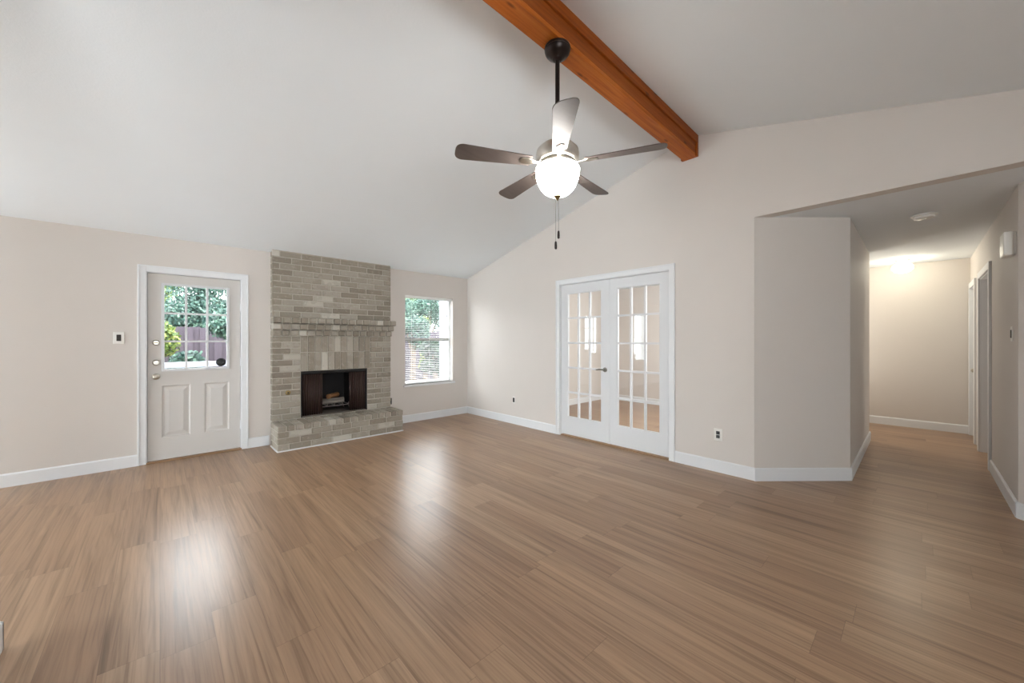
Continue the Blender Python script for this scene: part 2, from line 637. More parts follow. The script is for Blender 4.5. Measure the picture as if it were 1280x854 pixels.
# room behind the glazed doors
struct(MB().box(XB + .12, 7.55, 4.82, 4.94, 0, 2.44).box(7.43, 7.55, 1.36, 4.82, 0, 2.44).build('wall_study', M['wall']), 'beige walls of the empty room behind the glazed doors', 'wall')
struct(MB().sheet(rect(XB + .12, 6.73, 0, 2.44), [rect(5.0, 6.4, .8, 2.2)], 1.24, 1.36, 1).build('wall_study_near', M['wall']), 'near wall of the room behind the glazed doors', 'wall')

# ------------------------------------------------------------------ baseboards
BH, BT = 0.12, 0.014


def baseboard(name, a, b, side, label):
    """from a to b (x,y); side: unit normal towards the room"""
    a, b, n = Vector((*a, 0)), Vector((*b, 0)), Vector((*side, 0)).normalized()
    d = (b - a).normalized()
    prof = [(0, 0), (BT, 0), (BT, BH - .012), (BT * .45, BH), (0, BH)]
    m = MB()
    A = [m.bm.verts.new(a + n * p + Vector((0, 0, q))) for p, q in prof]
    B = [m.bm.verts.new(b + n * p + Vector((0, 0, q))) for p, q in prof]
    m.bm.faces.new(A)
    m.bm.faces.new(B[::-1])
    for i in range(len(prof)):
        j = (i + 1) % len(prof)
        m.bm.faces.new((A[i], B[i], B[j], A[j]))
    return struct(m.build(name, M['trim']), label, 'baseboard')


baseboard('baseboard_back_left', (XL, YA), (-.176, YA), (0, -1), 'white baseboard left of the entry door')
baseboard('baseboard_back_middle', (.79, YA), (1.008, YA), (0, -1), 'short white baseboard between entry door and hearth')
baseboard('baseboard_back_right', (2.597, YA), (XB, YA), (0, -1), 'white baseboard under the window')
baseboard('baseboard_right_far', (XB, YA - BT), (XB, 3.474), (-1, 0), 'white baseboard between the room corner and the glazed doors')
baseboard('baseboard_right_near', (XB, 1.79), (XB, OY1 - .004), (-1, 0), 'white baseboard right of the glazed doors')
dn = Vector((HC[0] - XB, HC[1] - OY1)).normalized()
nn = Vector((dn.y, -dn.x))
if nn.x > 0:
    nn = -nn
baseboard('baseboard_hall_angle', (XB - .012, OY1 + .0), (HC[0] + .002, HC[1] - .004), nn, 'white baseboard on the angled wall at the hallway mouth')
baseboard('baseboard_hall_left', (HC[0], HC[1]), (6.85 + BT, HC[1]), (0, -1), 'white baseboard along the left hallway wall')
baseboard('baseboard_hall_end', (XF, yh), (XF, 1.24), (-1, 0), 'white baseboard on the hallway end wall')
baseboard('baseboard_hall_right', (HRC[0] + .004, yh), (6.118, yh), (0, 1), 'white baseboard along the right hallway wall')
n2 = Vector((-1, 1)).normalized()
baseboard('baseboard_hall_corner', (XB, OY0), (HRC[0] + .0, HRC[1]), n2, 'white baseboard stub at the right edge by the hallway')
baseboard('baseboard_partition_end', (PX, PY0), (PX, PY1 + BT), (1, 0), 'white baseboard end at the lower left edge of the view')
baseboard('baseboard_partition', (XL, PY1), (PX + BT, PY1), (0, 1), 'white baseboard on the dining side of the partition')
baseboard('baseboard_study', (XB + .12, 4.82), (7.43, 4.82), (0, -1), 'white baseboard seen through the left glazed door')
baseboard('baseboard_study_end', (7.43, 1.36), (7.43, 4.82), (-1, 0), 'white baseboard seen through the right glazed door')


# ------------------------------------------------------------------ casings
def casing_y(name, x0, x1, z1, w, y, t, label, depth=.12, head=True):
    """flat door casing round an opening in a wall facing -Y (room side at y); also lines the opening"""
    m = MB()
    m.box(x0 - w, x0 + .006, y - t, y, 0, z1 + w)
    m.box(x1 - .006, x1 + w, y - t, y, 0, z1 + w)
    m.box(x0 + .006, x1 - .006, y - t, y, z1 - .006, z1 + w)
    m.box(x0 - w, x0 - w + .016, y - t - .006, y - t, 0, z1 + w)
    m.box(x1 + w - .016, x1 + w, y - t - .006, y - t, 0, z1 + w)
    m.box(x0 - w + .016, x1 + w - .016, y - t - .006, y - t, z1 + w - .016, z1 + w)
    return struct(m.build(name, M['trim'], bevel=.003), label, 'door frame')


o = casing_y('trim_1', DX0, DX1, DZ, .062, YA, .012, 'white casing around the entry door')
MB().box(DX0, DX0 + .012, YA, YA + .14, 0, DZ).box(DX1 - .012, DX1, YA, YA + .14, 0, DZ).box(DX0 + .012, DX1 - .012, YA, YA + .14, DZ - .012, DZ).build('jamb', M['trim'], o)
tag(MB().box(DX0 + .012, DX0 + .030, YA + .062, YA + .076, .016, DZ - .012).box(DX1 - .030, DX1 - .012, YA + .062, YA + .076, .016, DZ - .012).box(DX0 + .030, DX1 - .030, YA + .062, YA + .076, DZ - .030, DZ - .012).build('weatherstrip', M['dark'], o), 'dark weatherstrip behind the door edge')
MB().box(DX0, DX1, YA - .012, YA + .14, 0, .016).build('threshold', M['wood_sill'], o, bevel=.004)['label'] = 'oak threshold strip under the entry door'

# ------------------------------------------------------------------ entry door
def raised_panel(m, x0, x1, z0, z1, y, d=1):
    """moulded panel proud of / sunk in the face at y; d=-1 faces -Y"""
    def ring(a, b, ya, yb, xa0, xa1, za0, za1, ia, ib):
        pass
    steps = [(0.0, 0.0), (.012, .010), (.024, .010), (.060, .001)]
    loops = []
    for ins, dep in steps:
        loops.append([m.bm.verts.new(p) for p in ((x0 + ins, y + dep, z0 + ins), (x1 - ins, y + dep, z0 + ins), (x1 - ins, y + dep, z1 - ins), (x0 + ins, y + dep, z1 - ins))])
    for a, b in zip(loops, loops[1:]):
        for i in range(4):
            j = (i + 1) % 4
            m.bm.faces.new((a[i], a[j], b[j], b[i]))
    m.bm.faces.new(loops[-1])


LX0, LX1, LZ0, LZ1 = DX0 + .015, DX1 - .015, .022, DZ - .016
yd = YA + .016            # face of the leaf
d1 = thing('door_1', (LX1, yd + .022, LZ0), 'white entry door with nine-pane window and two raised panels', 'door', None, 'structure')
GX0, GX1, GZ0, GZ1 = .030, .585, 1.000, 1.925
panels = [(.013, .252), (.374, .604)]
PZ0, PZ1 = .258, .826
m = MB()
holes = [rect(GX0, GX1, GZ0, GZ1)]
m.sheet(rect(LX0, LX1, LZ0, LZ1), holes + [rect(a, b, PZ0, PZ1) for a, b in panels], yd, yd + .044, 1)
for a, b in panels:
    raised_panel(m, a, b, PZ0, PZ1, yd)
    m.box(a, b, yd + .030, yd + .040, PZ0, PZ1)
leaf = m.build('leaf', M['entry'], d1, recalc=True)
# window: raised frame, muntins, pane
m = MB()
fw = .020
m.box(GX0 - fw, GX0 + .006, yd - .012, yd + .002, GZ0 - fw, GZ1 + fw).box(GX1 - .006, GX1 + fw, yd - .012, yd + .002, GZ0 - fw, GZ1 + fw)
m.box(GX0 + .006, GX1 - .006, yd - .012, yd + .002, GZ0 - fw, GZ0 + .006).box(GX0 + .006, GX1 - .006, yd - .012, yd + .002, GZ1 - .006, GZ1 + fw)
wf = m.build('window_frame', M['door'], d1, bevel=.003)
m = MB()
for i in (1, 2):
    xx = GX0 + (GX1 - GX0) * i / 3
    m.box(xx - .010, xx + .010, yd - .006, yd + .012, GZ0, GZ1)
for i in (1, 2):
    zz = GZ0 + (GZ1 - GZ0) * i / 3
    m.box(GX0, GX1, yd - .0055, yd + .0115, zz - .010, zz + .010)
m.build('muntins', M['door'], wf)
MB().box(GX0 - .004, GX1 + .004, yd + .018, yd + .022, GZ0 - .004, GZ1 + .004).build('pane', M['glass'], wf)


def rose_y(m, x, y, z, prof, seg=24):
    """lathe with its axis along -Y, starting at face y"""
    m.lathe(prof, 0, 0, 0, seg, Matrix.Translation((x, y, z)) @ Matrix.Rotation(PI / 2, 4, 'X'))


for i, z in enumerate((1.294, 1.079)):
    m = MB()
    rose_y(m, -.031, yd, z, [(.031, 0), (.031, .006), (.024, .016), (.020, .020), (0, .020)])
    db = m.build('deadbolt', M['nickel'], d1, smooth=True)
    MB().box(-.031 - .017, -.031 + .017, yd - .034, yd - .019, z - .005, z + .005).build('thumb_turn', M['brass'] if i == 0 else M['nickel'], db, bevel=.003)
m = MB()
rose_y(m, -.031, yd, .928, [(.033, 0), (.033, .005), (.024, .012), (.012, .016), (.012, .030), (.020, .036), (.027, .046), (.029, .056), (.025, .066), (.014, .072), (0, .073)])
m.build('door_knob', M['nickel'], d1, smooth=True)
for z in (1.72, 1.06, .30):
    MB().tube([(DX1 - .0135, yd - .006, z - .05), (DX1 - .0135, yd - .006, z + .05)], .007, 10).build('hinge', M['trim'], d1, smooth=True)
# black disc on the glass
m = MB()
rose_y(m, .528, yd + .018, 1.062, [(.045, 0), (.048, .006), (.040, .012), (.030, .014), (.018, .017), (.014, .022), (0, .023)], 28)
tag(m.build('suction_disc', M['black'], None, smooth=True, origin=(.528, yd + .018, 1.062)), 'round black disc stuck on the lower right pane of the entry door', 'disc')

# ------------------------------------------------------------------ glazed double doors
xg = XB + .014     # room-side face of the leaves
m = MB()
w = .060
m.box(XB - .014, XB, GY0 - w, GY0 + .004, 0, GZ + w).box(XB - .014, XB, GY1 - .004, GY1 + w, 0, GZ + w).box(XB - .014, XB, GY0 + .004, GY1 - .004, GZ - .004, GZ + w)
m.box(XB - .020, XB - .014, GY0 - w, GY0 - w + .014, 0, GZ + w).box(XB - .020, XB - .014, GY1 + w - .014, GY1 + w, 0, GZ + w).box(XB - .020, XB - .014, GY0 - w + .014, GY1 + w - .014, GZ + w - .014, GZ + w)
o = struct(m.build('trim_2', M['trim'], bevel=.003), 'white casing around the glazed double doors', 'door frame')
MB().box(XB, XB + .12, GY0, GY0 + .010, 0, GZ).box(XB, XB + .12, GY1 - .010, GY1, 0, GZ).box(XB, XB + .12, GY0 + .010, GY1 - .010, GZ - .010, GZ).build('jamb', M['trim'], o)
MB().box(XB + .005, XB + .115, GY0 + .010, GY1 - .010, 0, .010).build('threshold', M['wood_sill'], o)


def glazed_leaf(name, y0, y1, gy0, gy1, label, hinge_y, lever):
    z0, z1 = .026, GZ - .014
    gz0, gz1 = .268, 1.962
    d = thing(name, (xg + .018, hinge_y, z0), label, 'door', None, 'structure')
    MB().sheet(rect(y0, y1, z0, z1), [rect(gy0, gy1, gz0, gz1)], xg, xg + .036, 0).build('leaf_frame', M['door'], d, bevel=.002)
    m = MB()
    for i in (1, 2):
        yy = gy0 + (gy1 - gy0) * i / 3
        m.box(xg + .004, xg + .032, yy - .012, yy + .012, gz0, gz1)
    for i in range(1, 5):
        zz = gz0 + (gz1 - gz0) * i / 5
        m.box(xg + .005, xg + .031, gy0, gy1, zz - .012, zz + .012)
    # glazing bead round the opening
    m.box(xg + .004, xg + .032, gy0, gy0 + .008, gz0, gz1).box(xg + .004, xg + .032, gy1 - .008, gy1, gz0, gz1)
    m.box(xg + .004, xg + .032, gy0, gy1, gz0, gz0 + .008).box(xg + .004, xg + .032, gy0, gy1, gz1 - .008, gz1)
    m.build('muntins', M['door'], d)
    MB().box(xg + .016, xg + .020, gy0 - .003, gy1 + .003, gz0 - .003, gz1 + .003).build('panes', M['glass'], d)
    for z in (1.862, 1.104, .372):
        MB().tube([(xg - .004, hinge_y, z - .045), (xg - .004, hinge_y, z + .045)], .006, 10).build('hinge', M['trim'], d, smooth=True)
    if lever:
        hy, hz = 2.685, .948
        m = MB()
        m.lathe([(.030, 0), (.030, .006), (.024, .011), (.012, .013), (.011, .045), (0, .045)], 0, 0, 0, 24, Matrix.Translation((xg, hy, hz)) @ Matrix.Rotation(-PI / 2, 4, 'Y'))
        m.tube([(xg - .045, hy - .008, hz), (xg - .047, hy + .02, hz + .001), (xg - .045, hy + .06, hz + .003), (xg - .042, hy + .105, hz - .006)], [.010, .0095, .008, .007], 10)
        m.build('lever_handle', M['steel'], d, smooth=True)
    else:
        MB().box(xg - .006, xg, y1 - .018, y1 + .012, z0, z1).build('astragal', M['door'], d, bevel=.002)
    return d


glazed_leaf('door_2', 2.640, GY1 - .013, 2.741, 3.287, 'left white glazed door with lever handle and fifteen panes', GY1 - .012, True)
glazed_leaf('door_3', GY0 + .013, 2.634, 1.970, 2.513, 'right white glazed door with fifteen panes and no handle', GY0 + .012, False)

# ------------------------------------------------------------------ hallway doors
def casing_hall(name, D, label):
    w, t = .07, .020
    x0, x1, z1 = D
    m = MB()
    m.box(x0 - w, x0 + .004, yh, yh + t, 0, z1 + w).box(x1 - .004, x1 + w, yh, yh + t, 0, z1 + w).box(x0 + .004, x1 - .004, yh, yh + t, z1 - .004, z1 + w)
    o = struct(m.build(name, M['trim'], bevel=.003), label, 'door frame')
    MB().box(x0, x0 + .012, yh - .12, yh, 0, z1).box(x1 - .012, x1, yh - .12, yh, 0, z1).box(x0 + .012, x1 - .012, yh - .12, yh, z1 - .012, z1).build('jamb', M['trim'], o)
    return o


casing_hall('trim_3', D4, 'white casing around the open doorway nearer in the hallway')
casing_hall('trim_4', D5, 'white casing around the closed door at the hallway end')
# open leaf, swung into the room at the far jamb
d4 = thing('door_4', (D4[1] - .014, yh - .12, .02), 'white hallway door standing open at the far side of its doorway', 'door', None, 'structure')
MB().sheet(rect(yh - .90, yh - .125, .022, D4[2] - .014), [], D4[1] - .052, D4[1] - .016, 0).build('leaf', M['door'], d4, bevel=.002)
m = MB()
for (b0, b1) in ((.25, .95), (1.1, 1.85)):
    for (a0, a1) in ((yh - .80, yh - .55), (yh - .47, yh - .23)):
        m.box(D4[1] - .056, D4[1] - .052, a0, a0 + .02, b0, b1).box(D4[1] - .056, D4[1] - .052, a1 - .02, a1, b0, b1)
        m.box(D4[1] - .056, D4[1] - .052, a0, a1, b0, b0 + .02).box(D4[1] - .056, D4[1] - .052, a0, a1, b1 - .02, b1)
m.build('panel_moulding', M['door'], d4)
d5 = thing('door_5', (D5[1] - .014, yh - .03, .02), 'white closed door at the end of the right hallway wall', 'door', None, 'structure')
MB().sheet(rect(D5[0] + .014, D5[1] - .014, .015, D5[2] - .014), [], yh - .065, yh - .03, 1).build('leaf', M['door'], d5, bevel=.002)
m = MB()
rm = Matrix.Translation((D5[0] + .075, yh - .03, .93)) @ Matrix.Rotation(-PI / 2, 4, 'X')
m.lathe([(.03, 0), (.03, .005), (.012, .014), (.012, .03), (.026, .044), (.026, .056), (.012, .066), (0, .067)], 0, 0, 0, 20, rm)
m.build('door_knob', M['nickel'], d5, smooth=True)

# ------------------------------------------------------------------ window and blind
w1 = thing('window_1', ((WX0 + WX1) / 2, YA + .14, WZ0), 'white sash window with raised view of the garden, right of the fireplace', 'window', None, 'structure')
w1['label'] = 'white two-sash window to the right of the brick fireplace'
yw = YA + .085
m = MB()
m.box(WX0, WX0 + .035, yw, yw + .05, WZ0, WZ1).box(WX1 - .035, WX1, yw, yw + .05, WZ0, WZ1).box(WX0 + .035, WX1 - .035, yw, yw + .05, WZ0, WZ0 + .04).box(WX0 + .035, WX1 - .035, yw, yw + .05, WZ1 - .035, WZ1)
fr = m.build('frame', M['trim'], w1, bevel=.003)
zm = 1.335
MB().box(WX0 + .035, WX1 - .035, yw - .006, yw + .04, zm - .024, zm + .024).build('meeting_rail', M['steel'], w1, bevel=.003)
MB().box(WX0 + .03, WX1 - .03, yw + .018, yw + .022, WZ0 + .035, zm).build('pane', M['glass'], w1)
MB().box(WX0 + .03, WX1 - .03, yw + .030, yw + .034, zm, WZ1 - .03).build('pane', M['glass'], w1)
MB().box(WX0 - .03, WX1 + .035, YA - .028, YA + .085, WZ0 - .032, WZ0).build('sill', M['trim'], w1, bevel=.005)
MB().tube([((WX0 + WX1) / 2 - .08, yw - .012, zm + .006), ((WX0 + WX1) / 2 + .02, yw - .012, zm + .006)], .008, 8).build('latch', M['dark'], w1)
bl = thing('venetian_blind', ((WX0 + WX1) / 2, YA + .045, WZ1), 'white slatted venetian blind hanging open inside the window', 'blind')
bx0, bx1 = WX0 + .008, WX1 - .012
MB().box(bx0, bx1, YA + .018, YA + .062, WZ1 - .045, WZ1 - .002).build('headrail', M['blind'], bl, bevel=.003)
m = MB()
zt, zb, ns = WZ1 - .06, WZ0 + .035, 46
for i in range(ns):
    z = zt + (zb - zt) * i / (ns - 1)
    R = Matrix.Translation((0, YA + .040, z)) @ Matrix.Rotation(math.radians(6), 4, 'X')
    m.box(bx0 + .004, bx1 - .004, -.0125, .0125, -.0006, .0006, R)
m.build('slats', M['blind'], bl)
MB().box(bx0 + .002, bx1 - .002, YA + .027, YA + .053, WZ0 + .006, WZ0 + .026).build('bottom_rail', M['blind'], bl, bevel=.003)
for xx in (bx0 + .12, (bx0 + bx1) / 2, bx1 - .12):
    MB().tube([(xx, YA + .0265, WZ0 + .02), (xx, YA + .0265, WZ1 - .04)], .0011, 6).build('ladder_cord', M['blind'], bl)
lc = MB().tube([(bx1 - .10, YA + .014, WZ1 - .03), (bx1 - .10, YA + .013, 1.76)], .0018, 6).build('lift_cord', M['blind'], bl)
MB().lathe([(0, 0), (.006, .004), (.008, .03), (.003, .045), (0, .046)], bx1 - .10, YA + .013, 1.72, 12).build('cord_tassel', M['dark'], lc, smooth=True)

# dining windows, out of frame but reflected in the glazed doors and floor; rear and study ones added for the light
def plain_window_y(name, x0, x1, z0, z1, y, label):
    o = thing(name, ((x0 + x1) / 2, y, z0), label, 'window', None, 'structure')
    m = MB()
    m.box(x0, x0 + .05, y, y + .05, z0, z1).box(x1 - .05, x1, y, y + .05, z0, z1).box(x0 + .05, x1 - .05, y, y + .05, z0, z0 + .05).box(x0 + .05, x1 - .05, y, y + .05, z1 - .05, z1)
    m.box(x0 + .05, x1 - .05, y, y + .05, (z0 + z1) / 2 - .02, (z0 + z1) / 2 + .02)
    m.build('frame', M['trim'], o)
    MB().box(x0 + .04, x1 - .04, y + .02, y + .024, z0 + .04, z1 - .04).build('pane', M['glass'], o)


plain_window_y('window_2', DWX0, DWX1, DWZ0, DWZ1, YA + .06, 'dining window beyond the left edge of the view')
plain_window_y('window_3', -2.35, -.05, .58, 2.12, YF - .12, 'added unseen wide window behind the viewpoint')
plain_window_y('window_4', 5.0, 6.4, .8, 2.2, 1.26, 'added unseen window of the room behind the glazed doors')
o = thing('door_6', (XL - .08, 4.1, 0), 'glazed patio door of the dining end', 'door', None, 'structure')
m = MB()
for a0, a1 in ((2.98, 4.1), (4.1, 5.22)):
    m.box(XL - .11, XL - .06, a0, a0 + .06, 0, 2.1).box(XL - .11, XL - .06, a1 - .06, a1, 0, 2.1).box(XL - .11, XL - .06, a0 + .06, a1 - .06, 0, .08).box(XL - .11, XL - .06, a0 + .06, a1 - .06, 2.03, 2.1)
m.build('frame', M['trim'], o)
MB().box(XL - .087, XL - .083, 3.0, 5.2, .05, 2.06).build('pane', M['glass'], o)

# ------------------------------------------------------------------ ceiling beam
BZ0, BZ1 = 3.230, 3.46
def sk(y0, y1, x):     # the beam runs a touch askew to the walls
    return 0.0125 * (x - XB)
bm_ = struct(thing('ceiling_beam', (XB, YR, BZ0), 'stained orange-brown wooden ridge beam carrying the ceiling fan', 'beam'), 'stained orange-brown wooden ridge beam carrying the ceiling fan', 'beam')
SK = Matrix(((1, 0, 0, 0), (.0125, 1, 0, -.0125 * XB), (0, 0, 1, 0), (0, 0, 0, 1)))
MB().box(XL, XB - .001, 1.566, 1.700, BZ0, BZ0 + .03).xf(SK).build('soffit_board', M['beam'], bm_, bevel=.003)
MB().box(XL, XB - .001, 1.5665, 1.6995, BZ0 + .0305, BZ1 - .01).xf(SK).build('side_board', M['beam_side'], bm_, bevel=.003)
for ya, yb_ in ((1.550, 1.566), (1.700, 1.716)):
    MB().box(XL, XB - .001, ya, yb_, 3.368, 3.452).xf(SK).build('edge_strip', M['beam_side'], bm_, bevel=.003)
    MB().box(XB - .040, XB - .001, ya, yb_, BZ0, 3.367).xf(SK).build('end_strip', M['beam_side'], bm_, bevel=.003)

# ------------------------------------------------------------------ ceiling fan
CX, CY = 1.897, 1.600
fan = thing('ceiling_fan', (CX, CY, BZ0), 'nickel ceiling fan with dark blades and lit bowl hanging from the beam', 'ceiling fan')
m = MB().lathe([(.0, 0), (.083, 0), (.085, -.010), (.081, -.015), (.084, -.020), (.080, -.036), (.066, -.054), (.048, -.064), (.046, -.068), (.036, -.074), (.034, -.080), (.022, -.088), (0, -.088)], CX, CY, BZ0, 40)
m.build('canopy', M['bronze'], fan, smooth=True)
MB().lathe([(0, -.08), (.0145, -.08), (.0145, -.655), (0, -.655)], CX, CY, BZ0, 20).build('downrod', M['bronze'], fan, smooth=True)
Z0 = 2.590
m = MB().lathe([(0, 0), (.026, 0), (.030, -.02), (.060, -.035), (.108, -.052), (.134, -.078), (.139, -.105), (.137, -.135), (.128, -.150), (.112, -.158), (0, -.158)], CX, CY, Z0 + .045, 48)
m.build('motor_housing', M['motor'], fan, smooth=True)
m = MB().lathe([(0, 0), (.105, 0), (.118, -.006), (.124, -.020), (.118, -.034), (0, -.034)], CX, CY, 2.478, 48)
m.build('light_fitter', M['motor'], fan, smooth=True)
prof = [(.0, 0), (.137, 0)] + [(.143 * math.cos(t) ** .8, -.012 - .172 * math.sin(t)) for t in [i * PI / 2 / 12 for i in range(12)]] + [(0, -.184)]
MB().lathe(prof, CX, CY, 2.444, 48).build('light_bowl', M['bowl'], fan, smooth=True)
MB().lathe([(0, .012), (.012, .012), (.024, .004), (.026, -.004), (.014, -.012), (.008, -.022), (.004, -.030), (0, -.031)], CX, CY, 2.262, 24).build('finial', M['brass'], fan, smooth=True)
for k, ang in enumerate((-64, 8, 80, 152, 224)):
    T = Matrix.Translation((CX, CY, 2.470)) @ Matrix.Rotation(math.radians(ang), 4, 'Z')
    P = T @ Matrix.Rotation(math.radians(12), 4, 'X')
    r0, r1 = .185, .665
    out = []
    for i in range(15):
        t = i / 14
        out.append((r0 + (r1 - .05 - r0) * t, .046 + .022 * t))
    tip = [(r1 - .05 + .05 * math.sin(a), .068 * math.cos(a) ** .6) for a in [j * PI / 2 / 6 for j in range(1, 6)]]
    up = [(r0 - .008, .03)] + out + tip + [(r1, 0)]
    pts = up + [(x, -y) for x, y in up[-2::-1]]
    bl_ = MB().prism(pts, -.003, .003, 2).xf(P).build('blade', M['blade'], fan, bevel=.0015)
    m = MB()
    m.prism([(.085, .014), (.15, .011), (.20, .030), (.245, .026), (.262, .0), (.245, -.026), (.20, -.030), (.15, -.011), (.085, -.014)], -.0085, -.0035, 2)
    m.xf(P).build('blade_bracket', M['nickel'], bl_, bevel=.0015)
for dx, dy, zt_, zb_ in ((.006, -.004, 2.25, 2.035), (-.010, .006, 2.25, 1.965)):
    pc = MB().tube([(CX + dx, CY + dy, zt_), (CX + dx, CY + dy, zb_)], .0016, 6).build('pull_chain', M['steel'], fan)
    MB().lathe([(0, 0), (.004, 0), (.007, -.006), (.0085, -.03), (.008, -.046), (.004, -.052), (0, -.052)], CX + dx, CY + dy, zb_, 14).build('pull_knob', M['bronze'], pc, smooth=True)

# ------------------------------------------------------------------ fireplace
FYB = 5.490          # face of the breast
HYF, HTOP = 5.112, .302
BX0, BX1 = 1.023, 2.583
HX0, HX1 = 1.008, 2.594
fp = thing('fireplace', ((BX0 + BX1) / 2, FYB, 0), 'greige whitewashed brick fireplace with corbelled mantel and raised hearth', 'fireplace')
ztop = zceil(FYB) - .004
CB, CT = 1.375, 1.612     # corbel courses
# mortar bodies
MB().sheet([(BX0 + .005, HTOP - .01), (BX1 - .005, HTOP - .01), (BX1 - .005, ztop), (BX0 + .005, ztop)], [rect(FX0, FX1, FZ0 + .003, FZ1)], FYB + .009, YA - .001, 1).build('chimney_mortar', M['mortar'], fp)


def bricks_front(m, rects, y, row_h, mod, x_start, z_start, z_end, seed, depth=.03, joint=.012, holes=()):
    rnd = random.Random(seed)
    z = z_start
    r = 0
    while z < z_end - .012:
        zz1 = min(z + row_h, z_end)
        offs = (0 if r % 2 == 0 else mod * .5) + rnd.uniform(-.02, .02)
        x = x_start - mod + offs
        while x < rects[1]:
            a, b = x, x + mod * rnd.choice((1, 1, 1, 1, .98, 1.02))
            segs = [(max(a, rects[0]), min(b, rects[1]))]
            for (h0, h1, hz0, hz1) in holes:
                if zz1 > hz0 + .01 and z < hz1 - .01:
                    ns_ = []
                    for s0, s1 in segs:
                        if s1 <= h0 or s0 >= h1:
                            ns_.append((s0, s1))
                        else:
                            if s0 < h0:
                                ns_.append((s0, h0))
                            if s1 > h1:
                                ns_.append((h1, s1))
                    segs = ns_
            for s0, s1 in segs:
                if s1 - s0 > .035:
                    j = joint / 2
                    dy = rnd.uniform(0, .004)
                    m.box(s0 + (j if s0 > rects[0] + .001 else 0), s1 - (j if s1 < rects[1] - .001 else 0), y + dy, y + depth, z + j, zz1 - j + rnd.uniform(-.002, .001))
            x = b
        z += row_h
        r += 1


m = MB()
bricks_front(m, (BX0, BX1), FYB, .0765, .2435, BX0 + .10, CT, ztop, 3)
SX0, SX1 = FX0 - .002, 2.262
bricks_front(m, (BX0, BX1), FYB, .0765, .2435, BX0 + .10, HTOP, CB, 5, holes=((SX0, SX1, FZ1 - .0, CB), (FX0, FX1, 0, FZ1)))
# returns on both sides of the breast
for xs, sgn in ((BX0, 1), (BX1, -1)):
    z = HTOP
    k = 0
    while z < ztop - .02:
        z1_ = min(z + .0765, ztop)
        m.box(xs if sgn > 0 else xs - .02, xs + .02 if sgn > 0 else xs, FYB + .006, YA - .004, z + .005, z1_ - .005)
        z += .0765
        k += 1
m.build('chimney_bricks', M['brick'], fp, bevel=.006)
# soldier lintel
m = MB()
rnd = random.Random(11)
nsol = 11
for row, (za, zb_) in enumerate(((FZ1, 1.163), (1.163, CB + .005))):
    for i in range(nsol):
        a = SX0 + (SX1 - SX0) * i / nsol
        b = SX0 + (SX1 - SX0) * (i + 1) / nsol
        m.box(a + .0045, b - .0045, FYB + rnd.uniform(-.002, .002), FYB + .03, za + .004, zb_ - .005)
m.build('soldier_lintel', M['brick'], fp, bevel=.004)
# corbelled mantel: three dentil courses stepping out
mant = []
hh = (CT - CB) / 3
m = MB()
mb2 = MB()
for i in range(3):
    p = (.034, .078, .122)[i]
    ov = (.004, .016, .030)[i]
    za, zb_ = CB + i * hh, CB + (i + 1) * hh
    x0_, x1_ = BX0 - .002 - ov * .3, BX1 + ov
    mb2.box(x0_ + .006, x1_ - .006, FYB - p + .016, FYB + .02, za + .004, zb_ - .001)
    n_ = 16
    for k in range(n_):
        a = x0_ + (x1_ - x0_) * k / n_
        b = x0_ + (x1_ - x0_) * (k + 1) / n_
        m.box(a + (.007 if k else 0), b - (.007 if k < n_ - 1 else 0), FYB - p + rnd.uniform(-.003, .003), FYB + .02, za + .004, zb_ - .004)
mo = m.build('mantel', M['brick'], fp, bevel=.010)
mb2.build('mantel_mortar', M['mortar'], mo)
# raised hearth
m = MB()
MBm = MB().box(HX0 + .005, HX1 - .005, HYF + .010, FYB + .005, .0, HTOP - .010)
ho_rows = [(0.012, .082), (.082, .157), (.157, .232)]
rnd = random.Random(21)
for r, (za, zb_) in enumerate(ho_rows):
    x = HX0 - (.0 if r % 2 else .12)
    while x < HX1:
        a, b = max(x, HX0), min(x + .243, HX1)
        if b - a > .03:
            m.box(a + (.005 if a > HX0 else 0), b - (.005 if b < HX1 else 0), HYF + rnd.uniform(0, .004), HYF + .05, za + .004, zb_ - .004)
        x += .243
    for xs, sgn in ((HX0, 1), (HX1, -1)):
        ys = [HYF + .055, HYF + .055 + (.18 if r % 2 else .24), FYB]
        for q in range(2):
            m.box(xs + .0005 if sgn > 0 else xs - .03, xs + .03 if sgn > 0 else xs - .0005, ys[q] + .004, ys[q + 1] - .004, za + .004, zb_ - .004)
nh = 17
for k in range(nh):
    a = HX0 + (HX1 - HX0) * k / nh
    b = HX0 + (HX1 - HX0) * (k + 1) / nh
    j0, j1 = (.007 if k else 0), (.007 if k < nh - 1 else 0)
    m.box(a + j0, b - j1, HYF - .002 + rnd.uniform(-.003, .003), HYF + .215, .236, HTOP + rnd.uniform(-.002, .001))
    m.box(a + j0, b - j1, HYF + .223, FYB - .002, .236, HTOP + rnd.uniform(-.002, .001))
ho = m.build('hearth', M['brick'], fp, bevel=.008)
MBm.build('hearth_mortar', M['mortar'], ho)
MB().box(HX0 - .004, HX1 + .003, HYF - .006, HYF + .004, 0, .012).box(HX0 - .006, HX0 + .004, HYF + .004, FYB, 0, .012).build('floor_caulk', M['trim'], ho)['label'] = 'white caulk strip along the hearth foot'
